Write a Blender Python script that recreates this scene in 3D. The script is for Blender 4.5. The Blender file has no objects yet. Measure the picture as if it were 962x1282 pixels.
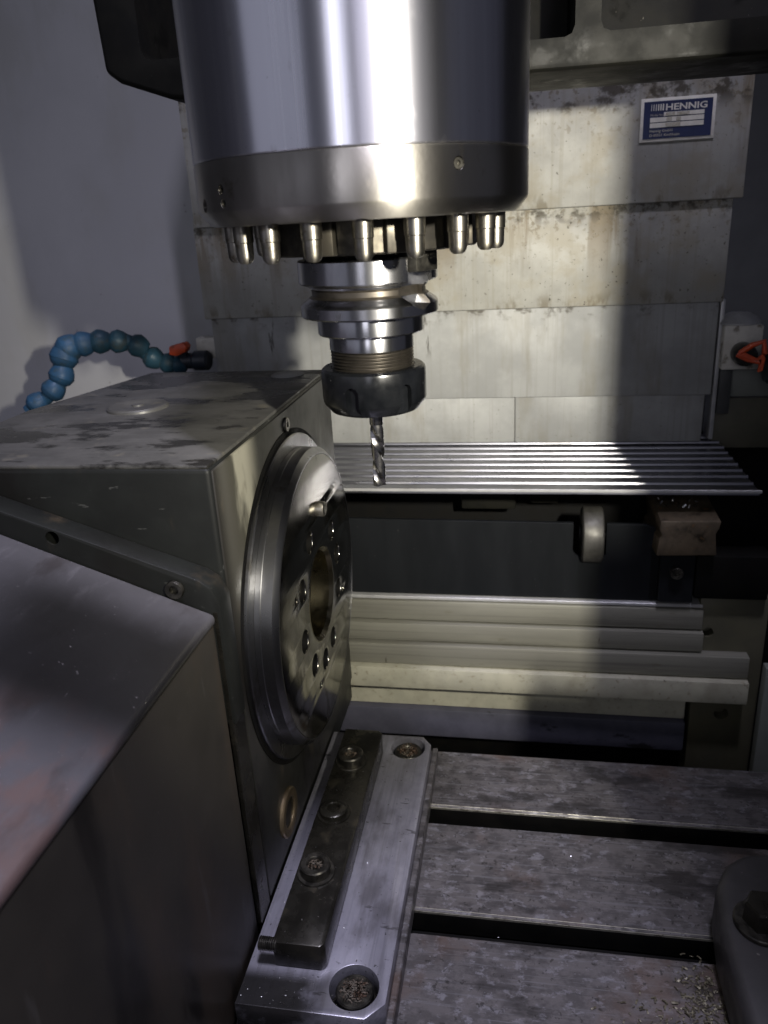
import bpy, bmesh, math, random
from mathutils import Vector, Matrix
random.seed(7)
S = 0.001                                   # the script is written in millimetres
scene = bpy.context.scene
COL = scene.collection

# ------------------------------------------------------------------ camera
cam = bpy.data.cameras.new('camera')
cam_ob = bpy.data.objects.new('camera', cam); COL.objects.link(cam_ob)
def cam_rot(pitch, yaw, roll):
    p, y, r = map(math.radians, (pitch, yaw, roll))
    fw = Vector((-math.sin(y)*math.cos(p), math.cos(y)*math.cos(p), -math.sin(p)))
    rt = Vector((math.cos(y), math.sin(y), 0)); dn = fw.cross(rt)
    rr = math.cos(r)*rt + math.sin(r)*dn; dd = -math.sin(r)*rt + math.cos(r)*dn
    return Matrix((rr, -dd, -fw)).transposed().to_4x4()
cam_ob.matrix_world = Matrix.Translation((0, 0, 0.379)) @ cam_rot(20.698, 10.730, 3.2405)
cam.sensor_fit = 'HORIZONTAL'; cam.sensor_width = 36.0; cam.lens = 36.0*984.27/962
cam.clip_start = 0.01; cam.clip_end = 50
cam.dof.use_dof = True; cam.dof.focus_distance = 0.42; cam.dof.aperture_fstop = 20
scene.camera = cam_ob

# ------------------------------------------------------------------ light
world = bpy.data.worlds.new('World'); scene.world = world; world.use_nodes = True
bg = world.node_tree.nodes['Background']
bg.inputs[0].default_value = (0.50, 0.52, 0.68, 1); bg.inputs[1].default_value = 0.115
def area(name, loc, target, sx, sy, power, col, spread=180):
    l = bpy.data.lights.new(name, 'AREA'); l.shape = 'RECTANGLE'; l.size = sx*S; l.size_y = sy*S
    l.energy = power; l.color = col; l.spread = math.radians(spread)
    o = bpy.data.objects.new(name, l); COL.objects.link(o); o.location = Vector(loc)*S
    o.rotation_euler = (Vector(target)-Vector(loc)).to_track_quat('-Z', 'Y').to_euler(); return o
area('machine_work_lamp', (150, 0, 440), (-70, 640, 260), 10, 26, 1.6, (1.0, 0.95, 0.83), 72)
area('workshop_ceiling_lamp', (170, 20, 1700), (-60, 300, 0), 50, 300, 4.0, (0.82, 0.80, 1.0), 62)
area('workshop_window', (-80, -1300, 750), (-71, 368, 400), 300, 900, 3.6, (0.88, 0.88, 1.0))
area('spindle_left_fill', (-1250, -1000, 750), (-150, 368, 350), 1300, 1300, 2.2, (0.80, 0.82, 1.0))  # added soft fill lamp, brightens the left side of the spindle
scene.view_settings.view_transform = 'Standard'; scene.view_settings.look = 'None'
scene.view_settings.exposure = -0.2; scene.view_settings.gamma = 1.0
scene.view_settings.use_curve_mapping = False

# ------------------------------------------------------------------ materials
def mat(name, c1, c2=None, rough=0.5, rough2=None, metal=0.0, scale=40, stretch=(1, 1, 1), stains=(), aniso=0.0,
        axis='Z', bump=0.0, bscale=400, spec=0.5, lo=0.35, hi=0.65, world=False):
    m = bpy.data.materials.new(name); m.use_nodes = True
    nt = m.node_tree; N = nt.nodes; L = nt.links
    b = N['Principled BSDF']
    tc = N.new('ShaderNodeTexCoord'); oi = N.new('ShaderNodeObjectInfo')
    add = N.new('ShaderNodeVectorMath'); add.operation = 'ADD'
    rnd = N.new('ShaderNodeMath'); rnd.operation = 'MULTIPLY'; rnd.inputs[1].default_value = 7.0
    L.new(oi.outputs['Random'], rnd.inputs[0])
    L.new(tc.outputs['Object'], add.inputs[0]); L.new(rnd.outputs[0], add.inputs[1])
    def noise(sc, st=(1, 1, 1), detail=6.0, r=0.6):
        mp = N.new('ShaderNodeMapping'); mp.inputs['Scale'].default_value = st
        n = N.new('ShaderNodeTexNoise'); n.inputs['Scale'].default_value = sc
        n.inputs['Detail'].default_value = detail; n.inputs['Roughness'].default_value = r
        L.new(add.outputs[0], mp.inputs[0]); L.new(mp.outputs[0], n.inputs['Vector']); return n.outputs['Fac']
    def ramp(x, lo, hi, a=0.0, z=1.0):
        r = N.new('ShaderNodeMapRange'); r.interpolation_type = 'SMOOTHSTEP'
        for i, v in zip((1, 2, 3, 4), (lo, hi, a, z)): r.inputs[i].default_value = v
        L.new(x, r.inputs[0]); return r.outputs[0]
    def mult(a, c):
        n = N.new('ShaderNodeMath'); n.operation = 'MULTIPLY'
        for i, v in enumerate((a, c)):
            if isinstance(v, (int, float)): n.inputs[i].default_value = v
            else: L.new(v, n.inputs[i])
        return n.outputs[0]
    def mixc(f, a, c):
        n = N.new('ShaderNodeMixRGB'); L.new(f, n.inputs[0])
        for i, v in ((1, a), (2, c)):
            if isinstance(v, tuple): n.inputs[i].default_value = (*v, 1)
            else: L.new(v, n.inputs[i])
        return n.outputs[0]
    def mixf(f, a, c):
        n = N.new('ShaderNodeMix'); L.new(f, n.inputs[0])
        for i, v in ((2, a), (3, c)):
            if isinstance(v, (int, float)): n.inputs[i].default_value = v
            else: L.new(v, n.inputs[i])
        return n.outputs[0]
    c2 = c2 or c1; rough2 = rough if rough2 is None else rough2
    base = ramp(noise(scale, stretch), lo, hi)
    col = mixc(base, c1, c2); ro = mixf(base, rough, rough2); me = None
    sep = None
    for s in stains:
        f = ramp(noise(s.get('scale', 30), s.get('stretch', (1, 1, 1)), s.get('detail', 5.0), s.get('nr', 0.6)), s.get('lo', .5), s.get('hi', .56))
        for ax, v0, v1 in s.get('grad', ()):
            if sep is None:
                sep = N.new('ShaderNodeSeparateXYZ'); L.new(tc.outputs['Object'], sep.inputs[0])
            f = mult(f, ramp(sep.outputs['XYZ'.index(ax)], v0, v1) if v0 < v1 else ramp(sep.outputs['XYZ'.index(ax)], v1, v0, 1.0, 0.0))
        f = mult(f, s.get('amt', 1.0))
        col = mixc(f, col, s['col']); ro = mixf(f, ro, s.get('rough', 0.5))
        if 'metal' in s: me = mixf(f, metal if me is None else me, s['metal'])
    L.new(col, b.inputs['Base Color']); L.new(ro, b.inputs['Roughness'])
    b.inputs['Metallic'].default_value = metal
    if me is not None: L.new(me, b.inputs['Metallic'])
    b.inputs['Specular IOR Level'].default_value = spec
    if aniso:
        b.inputs['Anisotropic'].default_value = aniso
        t = N.new('ShaderNodeTangent'); t.direction_type = 'RADIAL'; t.axis = axis
        L.new(t.outputs[0], b.inputs['Tangent']); b.inputs['Anisotropic Rotation'].default_value = .25
    if bump:
        bp = N.new('ShaderNodeBump'); bp.inputs['Strength'].default_value = bump; bp.inputs['Distance'].default_value = 0.0006
        L.new(noise(bscale, (1, 1, 1), 4.0), bp.inputs['Height']); L.new(bp.outputs[0], b.inputs['Normal'])
    return m
BROWN = (0.085, 0.06, 0.032); BLACK = (0.010, 0.010, 0.009)
M = {}
M['spindle'] = mat('spindle_polished_steel', (0.68, 0.68, 0.73), (0.52, 0.52, 0.58), .29, .36, 1.0, 14, (1, 1, .06), aniso=.93, lo=.4, hi=.6,
    stains=[dict(col=(.36, .36, .43), scale=45, stretch=(1, 1, .015), lo=.46, hi=.62, amt=.6, rough=.42), dict(col=(.74, .74, .78), scale=130, stretch=(1, 1, .01), lo=.52, hi=.66, amt=.5, rough=.24), dict(col=(.26, .25, .24), scale=70, stretch=(1, 1, .6), lo=.62, hi=.72, amt=.4, rough=.5), dict(col=(.12, .12, .12), scale=500, lo=.70, hi=.74, amt=.6, rough=.5)])
M['spindle_cap'] = mat('spindle_cap_steel', (0.38, 0.36, 0.325), (0.29, 0.275, 0.245), .34, .42, 1.0, 40, (1, 1, .2), aniso=.9,
    stains=[dict(col=(.12, .10, .07), scale=70, lo=.60, hi=.75, amt=.6, rough=.6)], bump=.05)
M['nose'] = mat('spindle_nose_steel', (0.10, 0.09, 0.07), (0.04, 0.037, 0.032), .45, .6, .9, 60)
M['pin'] = mat('pin_steel', (0.30, 0.285, 0.25), (0.18, 0.168, 0.14), .38, .48, 1.0, 160, aniso=.6,
    stains=[dict(col=(.10, .08, .05), scale=260, lo=.55, hi=.68, amt=.7, rough=.6)])
M['holder'] = mat('tool_holder_ground_steel', (0.42, 0.42, 0.43), (0.32, 0.32, 0.33), .20, .28, 1.0, 60, (1, 1, .3), aniso=.6,
    stains=[dict(col=(.10, .09, .07), scale=120, lo=.6, hi=.7, amt=.4, rough=.5)])
M['holder_groove'] = mat('tool_holder_groove_brown', (0.13, 0.115, 0.095), (0.06, 0.053, 0.044), .35, .5, .9, 90, aniso=.4)
M['nut'] = mat('collet_nut_black', (0.0032, 0.0036, 0.0044), (0.0055, 0.006, 0.007), .18, .28, .0, 80, spec=.42,
    stains=[dict(col=(.08, .08, .08), scale=260, lo=.70, hi=.73, amt=.5, rough=.4)])
M['carbide'] = mat('end_mill_carbide', (0.42, 0.41, 0.40), (0.30, 0.29, 0.28), .20, .3, 1.0, 300)
M['cover'] = mat('way_cover_sheet_steel', (0.35, 0.346, 0.315), (0.275, 0.272, 0.248), .54, .66, .1, 22, (1, 1, 1), spec=.35, bump=.06, bscale=240,
    stains=[dict(col=(.24, .225, .18), scale=300, stretch=(1, 1, .015), lo=.52, hi=.66, amt=.35, rough=.6),
            dict(col=(.27, .245, .185), scale=30, lo=.48, hi=.66, amt=.6, rough=.6),
            dict(col=(.15, .12, .07), scale=210, lo=.565, hi=.64, amt=.6, rough=.7, grad=(('Z', .022, .078),)),
            dict(col=(.155, .12, .07), scale=42, stretch=(1, 1, .10), lo=.52, hi=.62, amt=.75, rough=.65, grad=(('Z', .0, .075),)),
            dict(col=(.13, .105, .06), scale=70, stretch=(1, 1, .5), lo=.50, hi=.62, amt=.6, rough=.7, grad=(('Z', .016, .002),)),
            dict(col=(.045, .036, .022), scale=75, stretch=(1, 1, 1.2), lo=.46, hi=.60, amt=.85, rough=.7, grad=(('Z', .060, .077),)),
            dict(col=(.06, .05, .033), scale=330, lo=.655, hi=.69, amt=.8, rough=.7)])
M['cover_low'] = mat('way_cover_lower_sheet_steel', (0.315, 0.318, 0.31), (0.25, 0.253, 0.248), .52, .64, .12, 24, spec=.35, bump=.05, bscale=240,
    stains=[dict(col=(.22, .215, .20), scale=300, stretch=(1, 1, .015), lo=.52, hi=.66, amt=.4, rough=.55),
            dict(col=(.21, .20, .17), scale=36, stretch=(1, 1, .25), lo=.50, hi=.66, amt=.65, rough=.55),
            dict(col=(.045, .036, .022), scale=75, stretch=(1, 1, 1.2), lo=.50, hi=.64, amt=.8, rough=.7, grad=(('Z', .062, .077),)),
            dict(col=(.035, .03, .022), scale=34, stretch=(1.3, 1, .22), lo=.655, hi=.68, amt=.85, rough=.5, grad=(('Z', .034, .05),)),
            dict(col=(.08, .07, .05), scale=360, lo=.675, hi=.70, amt=.6, rough=.7)])
M['casting'] = mat('head_casting_green_grey_paint', (0.011, 0.0106, 0.0084), (0.007, 0.007, 0.006), .5, .62, 0, 50, bump=.3, bscale=90, spec=.12,
    stains=[dict(col=(.10, .095, .075), scale=300, lo=.69, hi=.72, amt=.7, rough=.4), dict(col=(.006, .006, .005), scale=40, lo=.54, hi=.66, amt=.8, rough=.35)])
M['housing_top'] = mat('rotary_housing_grey_metal', (0.088, 0.086, 0.080), (0.056, 0.055, 0.051), .42, .55, .2, 34, bump=.12, bscale=120,
    stains=[dict(col=(.16, .145, .11), scale=60, lo=.58, hi=.72, amt=.5, rough=.5),
            dict(col=(.10, .10, .095), scale=240, stretch=(.1, 1, 1), lo=.56, hi=.66, amt=.4, rough=.4),
            dict(col=(.014, .0135, .012), scale=17, stretch=(.6, 1.1, 1), lo=.50, hi=.56, amt=.88, rough=.22, detail=7.0, nr=.65),
            dict(col=(.018, .017, .015), scale=46, stretch=(.5, 1.1, 1), lo=.59, hi=.66, amt=.85, rough=.2, detail=6.0)])
M['housing'] = mat('rotary_housing_worn_paint', (0.0135, 0.0145, 0.013), (0.008, 0.0086, 0.0078), .40, .52, .0, 26, bump=.12, bscale=120, spec=.2,
    stains=[dict(col=(.009, .008, .007), scale=12, stretch=(1, 1, .5), lo=.48, hi=.66, amt=.8, rough=.26), dict(col=(.060, .045, .028), scale=30, stretch=(1, 1, .35), lo=.58, hi=.72, amt=.5, rough=.5),
            dict(col=(.075, .075, .07), scale=200, stretch=(.3, 1, 1), lo=.68, hi=.72, amt=.5, rough=.4)])
M['housing_face'] = mat('rotary_housing_face_metal', (0.030, 0.029, 0.025), (0.017, 0.017, 0.0145), .40, .52, .2, 26, bump=.1, bscale=120,
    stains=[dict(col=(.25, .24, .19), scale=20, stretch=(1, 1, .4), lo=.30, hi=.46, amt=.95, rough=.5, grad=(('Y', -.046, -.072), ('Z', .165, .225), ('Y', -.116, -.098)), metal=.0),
            dict(col=(.009, .008, .007), scale=18, stretch=(1, 1, .4), lo=.5, hi=.62, amt=.8, rough=.28),
            dict(col=(.07, .058, .04), scale=50, stretch=(1, 1, .5), lo=.58, hi=.7, amt=.5, rough=.5)])
M['motor'] = mat('motor_housing_violet_grey_paint', (0.098, 0.095, 0.102), (0.072, 0.070, 0.074), .32, .42, .0, 14, bump=.10, bscale=160,
    stains=[dict(col=(.120, .076, .066), scale=36, stretch=(1.4, .8, 1), lo=.44, hi=.62, amt=.8, rough=.45, grad=(('Y', -.195, -.235),)),
            dict(col=(.16, .155, .165), scale=160, stretch=(1, .25, 1), lo=.56, hi=.70, amt=.4, rough=.36),
            dict(col=(.03, .024, .022), scale=24, stretch=(1.6, .6, 1), lo=.52, hi=.68, amt=.6, rough=.4),
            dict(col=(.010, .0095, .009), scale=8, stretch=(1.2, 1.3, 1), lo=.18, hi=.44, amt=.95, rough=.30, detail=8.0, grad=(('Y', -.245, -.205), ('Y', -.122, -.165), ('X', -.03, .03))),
            dict(col=(.18, .17, .175), scale=420, lo=.68, hi=.72, amt=.5, rough=.4)])
M['motor_side'] = mat('motor_housing_oily_side', (0.030, 0.027, 0.022), (0.045, 0.040, 0.032), .40, .52, .0, 12, bump=.08, bscale=100, spec=.3,
    stains=[dict(col=(.062, .045, .030), scale=18, stretch=(1, 1, .4), lo=.48, hi=.68, amt=.7, rough=.4), dict(col=(.010, .009, .008), scale=14, stretch=(1, 1.4, .25), lo=.50, hi=.62, amt=.85, rough=.28, detail=7.0),
            dict(col=(.085, .080, .072), scale=120, stretch=(1, 1, .12), lo=.62, hi=.72, amt=.5, rough=.4), dict(col=(.10, .09, .08), scale=400, lo=.69, hi=.72, amt=.5, rough=.4)])
M['face'] = mat('faceplate_turned_steel', (0.28, 0.27, 0.24), (0.19, 0.184, 0.16), .13, .21, 1.0, 30,
    stains=[dict(col=(.10, .095, .08), scale=26, lo=.50, hi=.64, amt=.65, rough=.2), dict(col=(.045, .036, .024), scale=90, stretch=(1, 1, .4), lo=.58, hi=.68, amt=.7, rough=.32)])
M['rim'] = mat('faceplate_rim_steel', (0.25, 0.25, 0.255), (0.15, 0.15, 0.155), .26, .36, 1.0, 26, aniso=.5, axis='X',
    stains=[dict(col=(.05, .045, .035), scale=30, lo=.56, hi=.68, amt=.7, rough=.4)])
M['bronze'] = mat('bore_worn_steel', (0.34, 0.30, 0.20), (0.15, 0.13, 0.085), .18, .32, 1.0, 40,
    stains=[dict(col=(.035, .03, .02), scale=50, lo=.50, hi=.62, amt=.85, rough=.25)])
M['brass_plug'] = mat('plug_dull_brass', (0.20, 0.155, 0.095), (0.12, 0.09, 0.055), .42, .55, .8, 120)
M['dark'] = mat('dark_recess', (0.0032, 0.0032, 0.0032), (0.005, 0.0046, 0.004), .6, .75, 0, 60, spec=.1)  # near-black colour, stands in for shade in holes and gaps
M['oily'] = mat('oily_black_steel', (0.017, 0.016, 0.013), (0.032, 0.030, 0.024), .20, .34, .6, 45, bump=.1, bscale=200,
    stains=[dict(col=(.06, .052, .035), scale=90, lo=.58, hi=.68, amt=.6, rough=.4)])
M['bolt'] = mat('bolt_black_steel', (0.045, 0.043, 0.038), (0.09, 0.085, 0.072), .28, .42, .85, 200)
M['rust'] = mat('rusty_socket_swarf', (0.075, 0.042, 0.024), (0.13, 0.115, 0.09), .5, .8, .3, 260, bump=1.0, bscale=900)
M['plate'] = mat('base_plate_ground_steel', (0.34, 0.335, 0.385), (0.27, 0.266, 0.305), .30, .42, .6, 60, bump=.05, bscale=500,
    stains=[dict(col=(.19, .187, .21), scale=500, stretch=(1, .03, 1), lo=.48, hi=.64, amt=.45, rough=.4),
            dict(col=(.05, .047, .05), scale=130, stretch=(.35, 1.6, 1), lo=.64, hi=.68, amt=.75, rough=.4),
            dict(col=(.10, .095, .10), scale=22, stretch=(1.6, .6, 1), lo=.50, hi=.66, amt=.7, rough=.34),
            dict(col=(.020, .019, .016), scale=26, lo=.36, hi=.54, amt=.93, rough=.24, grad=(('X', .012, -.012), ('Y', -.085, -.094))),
            dict(col=(.03, .028, .026), scale=420, lo=.66, hi=.69, amt=.8, rough=.5)])
M['table'] = mat('machine_table_worn_steel', (0.125, 0.116, 0.116), (0.066, 0.061, 0.060), .40, .58, .4, 90, (1, 1.3, 1), bump=.3, bscale=260, lo=.42, hi=.6,
    stains=[dict(col=(.28, .275, .30), scale=170, stretch=(.8, 1.2, 1), lo=.53, hi=.64, amt=.6, rough=.32, metal=.5, detail=8.0, nr=.7),
            dict(col=(.17, .168, .178), scale=520, stretch=(.03, 1, 1), lo=.54, hi=.64, amt=.5, rough=.36), dict(col=(.03, .028, .028), scale=300, stretch=(.06, 1, 1), lo=.58, hi=.66, amt=.5, rough=.5),
            dict(col=(.085, .050, .032), scale=13, lo=.53, hi=.68, amt=.65, rough=.6),
            dict(col=(.022, .020, .019), scale=34, stretch=(.6, 1.4, 1), lo=.54, hi=.64, amt=.75, rough=.5),
            dict(col=(.02, .018, .016), scale=300, lo=.61, hi=.66, amt=.75, rough=.5)])
M['table_edge'] = mat('slot_edge_bare_steel', (0.42, 0.40, 0.34), (0.22, 0.21, 0.17), .34, .5, .7, 130,
    stains=[dict(col=(.06, .05, .035), scale=150, lo=.58, hi=.66, amt=.8, rough=.5)])
M['slat'] = mat('slat_aluminium', (0.36, 0.36, 0.40), (0.27, 0.27, 0.305), .26, .36, 1.0, 40, (.2, 1, 1),
    stains=[dict(col=(.18, .175, .17), scale=60, stretch=(.3, 1, 1), lo=.56, hi=.7, amt=.6, rough=.45)])
M['guard'] = mat('guard_strip_cream_steel', (0.235, 0.23, 0.19), (0.185, 0.18, 0.15), .42, .54, .25, 30, (.2, 1, 1), spec=.4, bump=.04,
    stains=[dict(col=(.13, .125, .105), scale=320, stretch=(.012, 1, 1), lo=.50, hi=.64, amt=.55, rough=.5), dict(col=(.11, .095, .06), scale=160, stretch=(.3, 1, 1), lo=.60, hi=.74, amt=.5, rough=.6),
            dict(col=(.035, .028, .018), scale=45, stretch=(1.8, 1, .3), lo=.70, hi=.73, amt=.7, rough=.6)])
M['guard_base'] = mat('guard_base_cream_paint', (0.40, 0.385, 0.30), (0.33, 0.32, 0.25), .5, .6, 0, 50, bump=.05,
    stains=[dict(col=(.17, .14, .085), scale=200, lo=.58, hi=.70, amt=.6, rough=.6), dict(col=(.22, .205, .15), scale=30, lo=.5, hi=.68, amt=.5, rough=.6), dict(col=(.03, .027, .02), scale=300, lo=.68, hi=.70, amt=.7, rough=.6)])
M['blue_paint'] = mat('saddle_blue_grey_paint', (0.085, 0.085, 0.115), (0.065, 0.065, 0.09), .5, .6, 0, 60,
    stains=[dict(col=(.010, .010, .010), scale=48, stretch=(.5, 1, 1), lo=.61, hi=.66, amt=.9, rough=.5)])
M['black_sheet'] = mat('black_sheet', (0.007, 0.0078, 0.009), (0.0095, 0.0105, 0.012), .55, .65, 0, 40, (1, 1, .2), spec=.08,
    stains=[dict(col=(.06, .06, .06), scale=400, lo=.70, hi=.73, amt=.8, rough=.5)])
M['roller'] = mat('roller_steel', (0.105, 0.102, 0.092), (0.065, 0.062, 0.056), .48, .58, .6, 90, aniso=.2, axis='X')
M['block'] = mat('block_brown_oily_steel', (0.13, 0.10, 0.065), (0.08, 0.062, 0.04), .40, .6, .4, 80, bump=.3, bscale=200,
    stains=[dict(col=(.02, .017, .012), scale=70, lo=.53, hi=.63, amt=.8, rough=.3), dict(col=(.20, .11, .045), scale=140, lo=.6, hi=.7, amt=.6, rough=.6)])
M['wall'] = mat('enclosure_wall_grey_paint', (0.40, 0.40, 0.41), (0.36, 0.36, 0.37), .48, .56, 0, 8,
    stains=[dict(col=(.33, .325, .31), scale=20, stretch=(1, 1, .4), lo=.5, hi=.7, amt=.5, rough=.5), dict(col=(.14, .13, .12), scale=170, stretch=(1, 1, .5), lo=.715, hi=.74, amt=.7, rough=.6)])
M['dark_grey'] = mat('column_dark_grey', (0.050, 0.052, 0.052), (0.040, 0.042, 0.042), .5, .6, 0, 30)
M['olive'] = mat('olive_paint', (0.085, 0.080, 0.050), (0.07, 0.066, 0.043), .5, .6, 0, 30)
M['grey_green'] = mat('grey_green_paint', (0.17, 0.18, 0.16), (0.15, 0.16, 0.145), .5, .6, 0, 30)
M['white'] = mat('off_white_plastic', (0.60, 0.58, 0.52), (0.50, 0.48, 0.43), .5, .6, 0, 90,
    stains=[dict(col=(.14, .115, .08), scale=60, lo=.55, hi=.62, amt=.8, rough=.6)])
M['strip'] = mat('pale_edge_strip', (0.42, 0.42, 0.42), (0.34, 0.34, 0.34), .4, .5, .3, 60)
M['blue'] = mat('hose_blue_plastic', (0.022, 0.068, 0.135), (0.018, 0.052, 0.10), .42, .55, 0, 80, spec=.3,
    stains=[dict(col=(.03, .05, .062), scale=90, lo=.52, hi=.64, amt=.6, rough=.65), dict(col=(.06, .09, .12), scale=300, lo=.62, hi=.7, amt=.5, rough=.5)])
M['teal'] = mat('hose_teal_plastic', (0.020, 0.060, 0.092), (0.017, 0.045, 0.066), .42, .55, 0, 80, spec=.3,
    stains=[dict(col=(.035, .04, .036), scale=90, lo=.54, hi=.64, amt=.6, rough=.65)])
M['hose_dark'] = mat('dark_hose_plastic', (0.018, 0.024, 0.034), (0.012, 0.015, 0.02), .34, .5, 0, 80)
M['orange'] = mat('orange_plastic', (0.62, 0.085, 0.02), (0.50, 0.065, 0.02), .35, .5, 0, 90,
    stains=[dict(col=(.20, .05, .02), scale=120, lo=.58, hi=.68, amt=.6, rough=.6)])
M['plate_blue'] = mat('name_plate_blue', (0.014, 0.022, 0.072), (0.012, 0.020, 0.06), .4, .5, 0, 90)
M['plate_white'] = mat('name_plate_white', (0.62, 0.60, 0.53), (0.54, 0.52, 0.45), .4, .5, 0, 200)
M['plate_grey'] = mat('name_plate_stamped_grey', (0.30, 0.28, 0.21), (0.42, 0.40, 0.33), .5, .6, 0, 700)
M['foot'] = mat('tailstock_dark_casting', (0.040, 0.038, 0.040), (0.028, 0.027, 0.028), .42, .55, .1, 60, bump=.2, bscale=150,
    stains=[dict(col=(.16, .15, .14), scale=260, lo=.69, hi=.73, amt=.8, rough=.5)])
M['swarf'] = mat('brass_swarf', (0.12, 0.108, 0.07), (0.06, 0.052, 0.034), .45, .65, .4, 300)
M['swarf_steel'] = mat('steel_swarf', (0.5, 0.5, 0.5), (0.22, 0.22, 0.22), .2, .4, 1.0, 300)
M['pan'] = mat('chip_pan_dark', (0.016, 0.016, 0.014), (0.025, 0.024, 0.02), .4, .6, 0, 30)

# ------------------------------------------------------------------ helpers
def tag(o, label=None, cat=None, group=None, kind=None):
    for k, v in (('label', label), ('category', cat), ('group', group), ('kind', kind)):
        if v: o[k] = v
    return o
def empty(name, loc, label=None, cat=None, kind=None, group=None):
    o = bpy.data.objects.new(name, None); COL.objects.link(o); o.location = Vector(loc)*S
    o.empty_display_size = .02
    return tag(o, label, cat, group, kind)
def origin(o):
    v = Vector((0, 0, 0))
    while o is not None: v += o.location; o = o.parent
    return v
def link(name, me, m, parent=None, loc=None):
    """mesh is in metres; loc (mm, world) is where its local origin stands"""
    o = bpy.data.objects.new(name, me); COL.objects.link(o)
    if m is not None:
        mm = M[m] if isinstance(m, str) else m
        if not me.materials: me.materials.append(mm)
    w = Vector(loc)*S if loc is not None else (origin(parent) if parent else Vector((0, 0, 0)))
    o.parent = parent; o.location = w - (origin(parent) if parent else Vector((0, 0, 0)))
    return o
def finish(bm, name, sharp=35):
    bmesh.ops.recalc_face_normals(bm, faces=bm.faces)
    me = bpy.data.meshes.new(name); 
    for e in bm.edges:
        if len(e.link_faces) == 2 and e.calc_face_angle(0) > math.radians(sharp): e.smooth = False
    for f in bm.faces: f.smooth = True
    bm.to_mesh(me); bm.free(); return me
def bevel(bm, w, seg=2, ang=25):
    if w <= 0: return
    es = [e for e in bm.edges if len(e.link_faces) == 2 and e.calc_face_angle(0) > math.radians(ang)]
    bmesh.ops.bevel(bm, geom=es, offset=w, segments=seg, profile=.5, affect='EDGES', clamp_overlap=True)
def T(bm, v):                                  # mm world -> m relative to v(mm)
    for p in bm.verts: p.co = (p.co-Vector(v))*S
def o_mm(parent): return origin(parent)/S if parent else Vector((0, 0, 0))
def box_bm(x0, x1, y0, y1, z0, z1, bw=0, seg=2):
    bm = bmesh.new(); bmesh.ops.create_cube(bm, size=1)
    for v in bm.verts: v.co = Vector((x0 if v.co.x < 0 else x1, y0 if v.co.y < 0 else y1, z0 if v.co.z < 0 else z1))
    bevel(bm, bw, seg); return bm
def box(name, x0, x1, y0, y1, z0, z1, m, parent=None, bw=0.8, seg=2):
    bm = box_bm(x0, x1, y0, y1, z0, z1, bw, seg)
    T(bm, o_mm(parent)); return link(name, finish(bm, name), m, parent)
def prism_bm(poly, axis, lo, hi, bw=0, seg=2):
    """poly: 2D points in the two other axes (x,y | x,z | y,z)"""
    bm = bmesh.new()
    def P(a, c, h): return {'Z': (a, c, h), 'Y': (a, h, c), 'X': (h, a, c)}[axis]
    a = [bm.verts.new(P(p[0], p[1], lo)) for p in poly]; c = [bm.verts.new(P(p[0], p[1], hi)) for p in poly]
    n = len(poly); bm.faces.new(a); bm.faces.new(c)
    for i in range(n): bm.faces.new((a[i], a[(i+1) % n], c[(i+1) % n], c[i]))
    bmesh.ops.recalc_face_normals(bm, faces=bm.faces); bevel(bm, bw, seg); return bm
def prism(name, poly, axis, lo, hi, m, parent=None, bw=.8, seg=2):
    bm = prism_bm(poly, axis, lo, hi, bw, seg); T(bm, o_mm(parent)); return link(name, finish(bm, name), m, parent)
def lathe_bm(prof, axis='Z', seg=64, closed=False):
    """prof: (radius, height) list in mm about the local axis"""
    bm = bmesh.new(); rings = []
    for r, h in prof:
        if r < 1e-6: rings.append([bm.verts.new((0, 0, h))]); continue
        rings.append([bm.verts.new((r*math.cos(2*math.pi*i/seg), r*math.sin(2*math.pi*i/seg), h)) for i in range(seg)])
    pairs = list(zip(rings, rings[1:])) + ([(rings[-1], rings[0])] if closed else [])
    for a, b in pairs:
        for i in range(seg):
            j = (i+1) % seg
            if len(a) == 1 and len(b) == 1: continue
            if len(a) == 1: bm.faces.new((a[0], b[j], b[i]))
            elif len(b) == 1: bm.faces.new((a[i], a[j], b[0]))
            else: bm.faces.new((a[i], a[j], b[j], b[i]))
    if axis == 'X': bmesh.ops.rotate(bm, verts=bm.verts, cent=(0, 0, 0), matrix=Matrix.Rotation(math.pi/2, 3, 'Y'))
    if axis == 'Y': bmesh.ops.rotate(bm, verts=bm.verts, cent=(0, 0, 0), matrix=Matrix.Rotation(-math.pi/2, 3, 'X'))
    return bm
def lathe(name, prof, c, m, parent=None, axis='Z', seg=64, closed=False):
    bm = lathe_bm(prof, axis, seg, closed)
    for v in bm.verts: v.co *= S
    return link(name, finish(bm, name), m, parent, c)
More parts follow.
